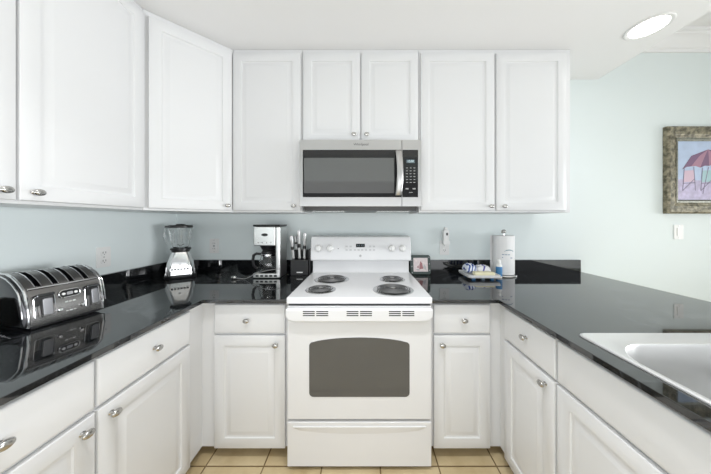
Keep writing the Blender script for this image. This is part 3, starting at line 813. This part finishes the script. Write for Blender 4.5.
# things on the front face: map (u along y, v up the face, w outwards)
fa = math.atan2(.024, .126)
FM = Matrix.Translation((.0015, 0, .014)) @ Matrix.Rotation(-fa*.72, 4, 'Y') @ Matrix(((0, 0, 1, 0), (1, 0, 0, 0), (0, 1, 0, 0), (0, 0, 0, 1)))
def fp(pts, w0, w1, bm=None): return prism(pts, w0, w1, bm, FM)
for c, wd in ((.038, .054), (.176, .046)):
    p = obj('lever_recess', fp(rrect(wd, .082, .008, 4, c, .067), .0005, .003), M['black'], t)
    obj('recess_trim', tube([FM @ Vector((q[0], q[1], .003)) for q in rrect(wd, .082, .008, 4, c, .067)], .0016, 6, closed=True), M['chrome'], p)
    lv = obj('lever', fp(rrect(wd*.52, .066, .006, 3, c+.004, .066), .0032, .016), M['leversteel'], t, bevel=.003)
    obj('lever_slot', fp([(c-.016, .03), (c-.013, .03), (c-.013, .105), (c-.016, .105)], .0162, .0168), M['dark'], lv)
    obj('lever_cap', fp(rrect(wd*.9, .012, .005, 3, c, .112), .003, .018), M['toastdark'], t, bevel=.003)
dp = obj('display_panel', fp(rrect(.058, .028, .012, 5, .108, .100), .0005, .004), M['blackgl'], t)
obj('display_trim', tube([FM @ Vector((q[0], q[1], .004)) for q in rrect(.060, .030, .013, 5, .108, .100)], .0022, 6, closed=True), M['chrome'], dp)
for u in (.090, .126): obj('indicator', lathe([(0, 0), (.0055, 0), (.0045, .003), (0, .0035)], 16, None, FM @ Matrix.Translation((u, .100, .0042))), M['white'], dp)
obj('screen', fp(rrect(.018, .012, .003, 3, .108, .100), .0042, .005), M['grey'], dp)
for u in (.076, .142): obj('dial', lathe([(0, 0), (.009, 0), (.008, .008), (.006, .011), (0, .0115)], 20, None, FM @ Matrix.Translation((u, .040, .001))), M['chrome'], t)
for i in range(3):
    for j in range(4):
        obj('button', fp(rrect(.009, .006, .002, 2, .097 + i*.011, .030 + j*.012), .0005, .0035), M['chrome'] if (i+j) % 2 else M['nickel'], t)

# ------------------------------------------------------------------ blender (countertop)
t = thing('blender', 'chrome countertop blender with a glass jar and black lid in the left corner', 'blender', (-1.372, -.190, CT), R(34))
sq = lambda r, z: (r, z)
def sqloft(prof, n=8, rot=0, k=.35):
    bm = bmesh.new(); rings = []
    for w_, d_, z in prof: rings.append([bm.verts.new((p[0], p[1], z)) for p in rrect(w_, d_, min(w_, d_)*k, n)])
    for a, b in zip(rings, rings[1:]):
        for i in range(len(a)): bm.faces.new((a[i], a[(i+1)%len(a)], b[(i+1)%len(a)], b[i]))
    bm.faces.new(rings[0][::-1]); bm.faces.new(rings[-1]); return bm
obj('foot_ring', sqloft([(.186, .150, .002), (.192, .154, .008), (.190, .153, .022), (.186, .149, .028)]), M['black'], t)
hs = obj('motor_housing', sqloft([(.184, .147, .0285), (.181, .145, .045), (.170, .138, .085), (.150, .126, .125), (.128, .112, .160), (.114, .104, .180), (.104, .098, .190)], k=.30), M['housing'], t)
pn = bmesh.new()
def tri_face(z): return -.5*(.184 + (z-.0285)/(.190-.0285)*(.106-.184)) - .004
obj('button_strip', prism([(-.056, 0), (.056, 0), (.056, .018), (-.056, .018)], 0, .004, None, Matrix.Translation((0, -.0712, .060)) @ Matrix.Rotation(R(82), 4, 'X')), M['housing'], hs)
for k in range(6):
    obj('speed_button', prism(rrect(.012, .012, .002, 2, -.0450+k*.018, .009), .0042, .008, None, Matrix.Translation((0, -.0712, .060)) @ Matrix.Rotation(R(82), 4, 'X')), M['black'], hs)
obj('name_plate', prism(rrect(.016, .006, .002, 2, 0, .045), .0, .003, None, Matrix.Translation((0, -.0712, .060)) @ Matrix.Rotation(R(80), 4, 'X')), M['grey'], hs)
obj('collar', lathe([(0, .1905), (.052, .1905), (.056, .195), (.056, .203), (.064, .208), (.064, .216), (.050, .219), (0, .219)], 32), M['black'], t)
jar = lathe([(0, .220), (.044, .220), (.048, .224), (.053, .25), (.061, .30), (.067, .345), (.069, .368), (.066, .368), (.064, .345), (.058, .30), (.050, .252), (.044, .229), (0, .227)], 40)
jr = obj('jar', jar, M['glass'], t)
g = bmesh.new()
for k in range(8):
    a = 2*PI*k/8 + .2; u = Vector((math.cos(a), math.sin(a), 0))
    tube([u*.0555+Vector((0, 0, .26)), u*.0625+Vector((0, 0, .305)), u*.0685+Vector((0, 0, .350))], .0028, 6, g)
obj('jar_rib', g, M['glass'], jr)
hp_ = [(-.067, .01, .352), (-.088, .016, .352), (-.098, .02, .335), (-.094, .019, .29), (-.078, .014, .258), (-.056, .01, .250)]
obj('jar_handle', tube(hp_, .0075, 10), M['glass'], jr)
obj('blade', tube([(-.02, 0, .245), (0, 0, .236), (.02, .004, .247)], .002, 6), M['chrome'], jr)
ld = obj('lid', lathe([(0, .3685), (.074, .3685), (.075, .374), (.073, .386), (.066, .389), (.030, .389), (.028, .396), (0, .397)], 40), M['black'], t)
obj('lid_tab', prism([(-.092, -.016), (-.06, -.022), (-.06, .022), (-.092, .016)], .370, .384), M['black'], ld)

# ------------------------------------------------------------------ coffee maker (local front -y)
t = thing('coffee_maker', 'brushed steel drip coffee maker with glass carafe beside the knife block', 'coffee maker', (-.708, -.155, CT))
hw = .098
ba = obj('base', box(-hw, hw-.012, -.092, .050, .003, .038), M['coffee'], t, bevel=.006, seg=3)
obj('warming_plate', lathe([(0, .0385), (.068, .0385), (.068, .042), (0, .042)], 32, None, Matrix.Translation((-.012, -.022, 0))), M['black'], t)
g = bmesh.new()
for k in range(5): box(-.076+k*.033, -.056+k*.033, -.0945, -.0925, .014, .027, g)
obj('button_row', g, M['black'], ba)
obj('rear_tank', box(-hw+.006, hw-.034, .051, .066, .039, .375), M['black'], t, bevel=.004)
obj('side_column', box(hw-.033, hw, -.090, .068, .003, .378), M['coffee'], t, bevel=.008, seg=3)
obj('column_stripe', box(hw-.036, hw-.0335, -.086, .05, .039, .236), M['black'], t)
hd_ = obj('brew_head', box(-hw+.004, hw-.034, -.088, .050, .238, .378), M['coffee'], t, bevel=.006, seg=3)
lidc = obj('top_lid', box(-hw, hw, -.093, .070, .379, .392), M['black'], t, bevel=.004)
obj('badge', lathe([(0, 0), (.024, 0), (.023, .002), (0, .0025)], 32, None, Matrix.Translation((-.014, -.0885, .318)) @ Matrix.Rotation(R(90), 4, 'X'), 1, .45), M['black'], hd_)
for k in range(4): obj('control_button', lathe([(0, 0), (.0055, 0), (.0045, .003), (0, .003)], 14, None, Matrix.Translation((-.062+k*.031, -.0885, .262)) @ Matrix.Rotation(R(90), 4, 'X')), M['nickel'], hd_)
obj('filter_basket', lathe([(0, .206), (.045, .206), (.060, .236), (0, .236)], 28, None, Matrix.Translation((-.014, -.022, 0))), M['black'], t)
# carafe: thing of its own
cfx, cfy = -.720, -.180
t2 = thing('carafe', 'round glass coffee carafe with a black handle and steel band in the coffee maker', 'carafe', (cfx, cfy, CT+.0425))
cf = obj('glass_bowl', lathe([(0, 0), (.050, 0), (.062, .008), (.069, .035), (.067, .070), (.056, .105), (.050, .122), (.0475, .122), (.0535, .104), (.0645, .070), (.0665, .036), (.060, .010), (.049, .003), (0, .003)], 36), M['glass'], t2)
obj('steel_band', lathe([(.0525, .117), (.0545, .117), (.0545, .130), (.051, .134), (.0505, .134), (.0525, .128), (.0525, .117)], 36), M['chrome'], t2)
obj('carafe_lid', lathe([(0, .1345), (.050, .1345), (.052, .139), (.046, .150), (0, .154)], 32), M['black'], t2)
obj('handle', tube([(-.050, -.012, .130), (-.080, -.022, .134), (-.098, -.028, .122), (-.103, -.030, .085), (-.096, -.028, .045), (-.078, -.022, .026), (-.062, -.016, .034)], [.008, .010, .011, .010, .010, .008, .006], 10), M['black'], t2)
g = lathe([(.0545, .126), (.0552, .126), (.0552, .1285), (.0545, .1285)], 28)
# cord
cpts = [(-.79, -.262, CT+.085), (-.765, -.290, CT+.060), (-.70, -.292, CT+.070), (-.650, -.285, CT+.082), (-.618, -.272, CT+.086)]
def smooth(pts, n=8):
    P = [Vector(p) for p in pts]; out = []
    for i in range(len(P)-1):
        p0 = P[max(i-1, 0)]; p1 = P[i]; p2 = P[i+1]; p3 = P[min(i+2, len(P)-1)]
        for k in range(n):
            u = k/n; out.append(.5*((2*p1) + (-p0+p2)*u + (2*p0-5*p1+4*p2-p3)*u*u + (-p0+3*p1-3*p2+p3)*u**3))
    out.append(P[-1]); return out
t3 = thing('power_cord', 'loose grey power cord with plug lying left of the coffee maker', 'cord', (0, 0, 0))
obj('wire', tube(smooth([(-.612, -.250, CT+.070), (-.640, -.264, CT+.072), (-.700, -.276, CT+.064), (-.765, -.286, CT+.046), (-.815, -.282, CT+.020), (-.850, -.270, CT+.006), (-.885, -.262, CT+.0045), (-.915, -.262, CT+.009)]), .0021, 8), M['cord'], t3)
obj('plug', lathe([(0, 0), (.009, 0), (.012, .006), (.012, .026), (.007, .034), (0, .034)], 16, None, Matrix.Translation((-.950, -.264, CT+.0125)) @ Matrix.Rotation(R(90), 4, 'Y')), M['nickel'], t3)
g = bmesh.new(); box(-.966, -.9505, -.271, -.2695, CT+.009, CT+.0155, g); box(-.966, -.9505, -.2585, -.257, CT+.009, CT+.0155, g)
obj('prong', g, M['chrome'], t3)

# ------------------------------------------------------------------ knife block + knives
KX, KY = -.495, -.098
t = thing('knife_block', 'square black knife block standing between coffee maker and stove', 'knife block', (KX, KY, CT))
obj('block_body', box(-.068, .068, -.055, .055, 0, .122), M['black'], t, bevel=.005)
obj('rear_block', box(-.060, .060, .008, .054, .1225, .190), M['black'], t, bevel=.004)
obj('side_slab', box(.070, .082, -.045, .056, 0, .205), M['black'], t, bevel=.003)
obj('front_badge', box(-.020, .026, -.0565, -.0552, .022, .030), M['white'], t)
def knife(x, y, h, tiltx, tilty, label, r=.011, z0=.126):
    k = thing('kitchen_knife', label, 'knife', (KX+x, KY+y, CT+z0), 0, 'steel kitchen knives in the block')
    k.rotation_euler = (tiltx, tilty, 0)
    pr = [(.0110, 0), (.0125, .006), (.0105, .02), (.0115, h*.45), (.0125, h*.75), (.0135, h*.92), (.0110, h), (0, h+.002)]
    obj('handle', lathe([(0, 0)] + pr, 20, None, None, 1.0, .75), M['knifesteel'], k)
    obj('handle_inlay', lathe([(.0114, h*.40), (.0123, h*.41), (.0126, h*.52), (.0120, h*.53)], 20, None, None, 1.0, .76), M['black'], k)
    return k
knife(-.050, -.036, .182, R(5), R(-4), 'leftmost steel handled kitchen knife in the black knife block')
knife(-.002, -.034, .222, R(4), R(-1), 'tallest steel handled kitchen knife, middle of the front row in the block')
knife(.034, -.034, .200, R(5), R(2), 'rightmost steel handled kitchen knife, close beside the tallest one')
knife(-.046, .030, .105, R(0), R(-5), 'steel handled knife at the back of the block behind the leftmost knife', z0=.194)

# ------------------------------------------------------------------ small framed tile right of stove
t = thing('picture_frame', 'small dark green photo frame leaning on the backsplash right of the stove', 'picture frame', (.443, -.112, CT))
LEAN = Matrix.Translation((0, 0, .001)) @ Matrix.Rotation(R(-9), 4, 'X')
oc = lambda w_, h_, c_: [(-w_/2+c_, 0), (w_/2-c_, 0), (w_/2, c_), (w_/2, h_-c_), (w_/2-c_, h_), (-w_/2+c_, h_), (-w_/2, h_-c_), (-w_/2, c_)]
o = obj('frame', front_prism(oc(.158, .150, .012), .012, -.010), M['green'], t, bevel=.003, mx=LEAN)
g = front_prism([(-.056, .022), (.056, .022), (.056, .128), (-.056, .128)], -.0102, -.0115); pp = obj('photo', g, M['paper'], t, mx=LEAN)
for nm, pts, m_ in (('painted_figure', [(-.012, .04), (.02, .045), (.012, .085), (0, .104), (-.008, .08)], M['pink']), ('painted_figure', [(-.046, .034), (-.005, .030), (-.018, .045)], M['offw']),
                    ('painted_figure', [(.016, .05), (.044, .034), (.040, .062), (.026, .080)], M['offw']), ('painted_figure', [(-.03, .055), (-.014, .048), (-.018, .072)], M['pink'])):
    obj(nm, front_prism(pts, -.0117, -.0121), m_, pp, mx=LEAN)
g = bmesh.new()
for (a, b) in ((-.068, .012), (-.068, .06), (-.068, .108), (.068, .03), (.068, .08), (.068, .13)): box(a-.003, a+.003, -.0125, -.0100, b-.003, b+.006, g)
obj('bead', g, M['grey'], o, mx=LEAN)

# ------------------------------------------------------------------ paper towel roll + holder
PTX, PTY = 1.082, -.128
t = thing('paper_towel_holder', 'round steel paper towel holder with a knob on top', 'paper towel holder', (PTX, PTY, CT))
obj('base', lathe([(0, 0), (.088, 0), (.090, .004), (.086, .010), (.02, .013), (0, .013)], 40), M['chrome'], t)
obj('post', lathe([(0, .0135), (.006, .0135), (.006, .322), (0, .322)], 16), M['chrome'], t)
obj('finial', lathe([(.006, .3225), (.014, .325), (.018, .333), (.016, .345), (.008, .352), (0, .353)], 24), M['nickel'], t)
t = thing('paper_towel_roll', 'white paper towel roll with a teal arc print standing by the tray', 'paper towels', (PTX, PTY, CT+.0145))
g = bmesh.new(); Rr = .074; H = .292
lathe([(.0205, 0), (Rr-.002, 0), (Rr, .003), (Rr, H-.003), (Rr-.002, H), (.0205, H), (.0205, 0)], 48, g)
rl = obj('roll', g, M['towel'], t)
obj('core', lathe([(.0185, .001), (.0203, .001), (.0203, H-.001), (.0185, H-.001), (.0185, .001)], 24), mat('cardboard', (.45, .35, .24), .8), t)
# loose outer sheet on the left
pts = [(Rr+.0012)*math.cos(R(a)) for a in ()]
g = bmesh.new(); cs = []
for a in range(255, 150, -8): cs.append(((Rr+.0015)*math.cos(R(a)), (Rr+.0015)*math.sin(R(a))))
cs += [(-.088, .030), (-.094, .018)]
a_ = [g.verts.new((p[0], p[1], .002)) for p in cs]; b_ = [g.verts.new((p[0], p[1], H-.002)) for p in cs]
for i in range(len(cs)-1): g.faces.new((a_[i], a_[i+1], b_[i+1], b_[i]))
obj('loose_sheet', g, M['towel'], t)
def on_roll(u, z, out=.0022): a = R(-90) + u/Rr; return ((Rr+out)*math.cos(a), (Rr+out)*math.sin(a), z)
g = bmesh.new()
def arcstrip(c, r0, r1, a0, a1, n=14):
    va = [g.verts.new(on_roll(c[0]+r0*math.cos(R(a0+(a1-a0)*i/n)), c[1]+.6*r0*math.sin(R(a0+(a1-a0)*i/n)))) for i in range(n+1)]
    vb = [g.verts.new(on_roll(c[0]+(r1*math.sin(PI*i/n)+r0*(1-math.sin(PI*i/n)))*math.cos(R(a0+(a1-a0)*i/n)), c[1]+.6*(r1*math.sin(PI*i/n)+r0*(1-math.sin(PI*i/n)))*math.sin(R(a0+(a1-a0)*i/n)))) for i in range(n+1)]
    for i in range(n): g.faces.new((va[i], va[i+1], vb[i+1], vb[i]))
arcstrip((-.002, .170), .034, .026, 5, 170)
obj('printed_arc', g, M['blueprint'], rl)
g = bmesh.new()
for (u0, u1, z_) in ((-.050, -.034, .150), (-.030, -.016, .150), (-.012, .002, .150), (-.050, -.042, .128), (.006, .022, .126)):
    va = [g.verts.new(on_roll(u0+(u1-u0)*i/3, z_)) for i in range(4)]; vb = [g.verts.new(on_roll(u0+(u1-u0)*i/3, z_+.006)) for i in range(4)]
    for i in range(3): g.faces.new((va[i], va[i+1], vb[i+1], vb[i]))
obj('printed_marks', g, mat('pale_blue_print', (.30, .38, .48), .6), rl)

# ------------------------------------------------------------------ small bottle
t = thing('soap_bottle', 'small bottle with a blue label and white cap left of the paper towels', 'bottle', (1.001, -.208, CT))
obj('bottle_body', lathe([(0, 0), (.020, 0), (.021, .004), (.021, .088), (.016, .100), (.010, .104), (0, .104)], 24), M['white'], t)
obj('label_band', lathe([(.0212, .012), (.0216, .012), (.0216, .082), (.0212, .082)], 24), M['bluelabel'], t)
obj('cap', lathe([(0, .1045), (.013, .1045), (.013, .128), (.011, .131), (0, .131)], 20), M['white'], t)

# ------------------------------------------------------------------ tray with folded packet, bag and sponge
t = thing('tray', 'flat white serving tray on short blue feet left of the small bottle', 'tray', (.850, -.205, CT), 0)
bm = bmesh.new(); rings = []
for w_, d_, z in ((.205, .17, .014), (.218, .183, .016), (.228, .194, .026), (.231, .197, .036), (.224, .190, .036), (.212, .178, .0265), (.18, .15, .0255)):
    rings.append([bm.verts.new((p[0], p[1], z)) for p in rrect(w_, d_, .018, 4)])
for a, b in zip(rings, rings[1:]):
    for i in range(len(a)): bm.faces.new((a[i], a[(i+1)%len(a)], b[(i+1)%len(a)], b[i]))
bm.faces.new(rings[0][::-1]); bm.faces.new(rings[-1])
obj('dish', bm, M['white'], t)
for x_ in (-.066, 0, .066):
    for y_ in (-.06, .06): obj('foot', lathe([(0, 0), (.012, 0), (.014, .006), (.012, .0135), (0, .0135)], 16, None, Matrix.Translation((x_, y_, 0))), M['bluelabel'] if x_ else mat('grey_blue_foot', (.2, .27, .36), .4), t)
def pillow(w_, d_, h_, seed, nx=14, ny=8):
    rnd = random.Random(seed); bm = bmesh.new()
    gr = [[None]*(ny+1) for _ in range(nx+1)]; gb = [[None]*(ny+1) for _ in range(nx+1)]
    for i in range(nx+1):
        for j in range(ny+1):
            u, v = i/nx*2-1, j/ny*2-1
            e = max(0, (1-u**4))*max(0, (1-v**4)); k = e**.5
            nz = rnd.uniform(-.10, .10)*h_*k
            edge = (i in (0, nx)) or (j in (0, ny))
            p = (u*w_/2*(1-.06*v*v), v*d_/2*(1-.06*u*u))
            gr[i][j] = bm.verts.new((p[0], p[1], h_*.3 + h_*.7*k + nz))
            gb[i][j] = gr[i][j] if edge else bm.verts.new((p[0], p[1], h_*.3*(1-k)))
    for i in range(nx):
        for j in range(ny):
            bm.faces.new((gr[i][j], gr[i+1][j], gr[i+1][j+1], gr[i][j+1]))
            bm.faces.new((gb[i][j], gb[i][j+1], gb[i+1][j+1], gb[i+1][j]))
    return bm
def pattern_mat(name, base, ink, scale, thr):
    m = mat(name, base, .4); nt = m.node_tree; b = nt.nodes['Principled BSDF']
    tc = nt.nodes.new('ShaderNodeTexCoord'); wv = nt.nodes.new('ShaderNodeTexWave'); wv.inputs['Scale'].default_value = scale; wv.inputs['Distortion'].default_value = 6; wv.inputs['Detail'].default_value = 2
    r = nt.nodes.new('ShaderNodeValToRGB'); r.color_ramp.interpolation = 'CONSTANT'
    r.color_ramp.elements[0].color = (*ink, 1); r.color_ramp.elements[1].color = (*base, 1); r.color_ramp.elements[1].position = thr
    nt.links.new(tc.outputs['Object'], wv.inputs['Vector']); nt.links.new(wv.outputs['Fac'], r.inputs['Fac']); nt.links.new(r.outputs['Color'], b.inputs['Base Color'])
    return m
M['bluepat'] = pattern_mat('blue_patterned_film', (.66, .70, .78), (.02, .06, .26), 12, .45)
M['bagpat'] = pattern_mat('white_film_violet_lines', (.78, .78, .80), (.10, .10, .36), 5, .12)
o = obj('packet', pillow(.085, .085, .062, 3), M['bluepat']); o.location = (.792, -.175, CT+.034); o.rotation_euler = (R(4), R(6), R(10)); tag(o, 'crumpled packet with dark blue pattern on the left end of the tray', 'packet')
o = obj('plastic_bag', pillow(.110, .085, .056, 5), M['bagpat']); o.location = (.896, -.170, CT+.0275); o.rotation_euler = (0, 0, R(-4)); tag(o, 'white plastic bag with thin violet lines at the back of the tray', 'bag')
o = obj('sponge', box(-.070, .070, -.026, .026, 0, .026), M['yellow'], bevel=.006, seg=3); o.location = (.862, -.255, CT+.0270); o.rotation_euler = (R(0), 0, R(-3)); tag(o, 'pale yellow sponge lying at the front of the white tray', 'sponge')
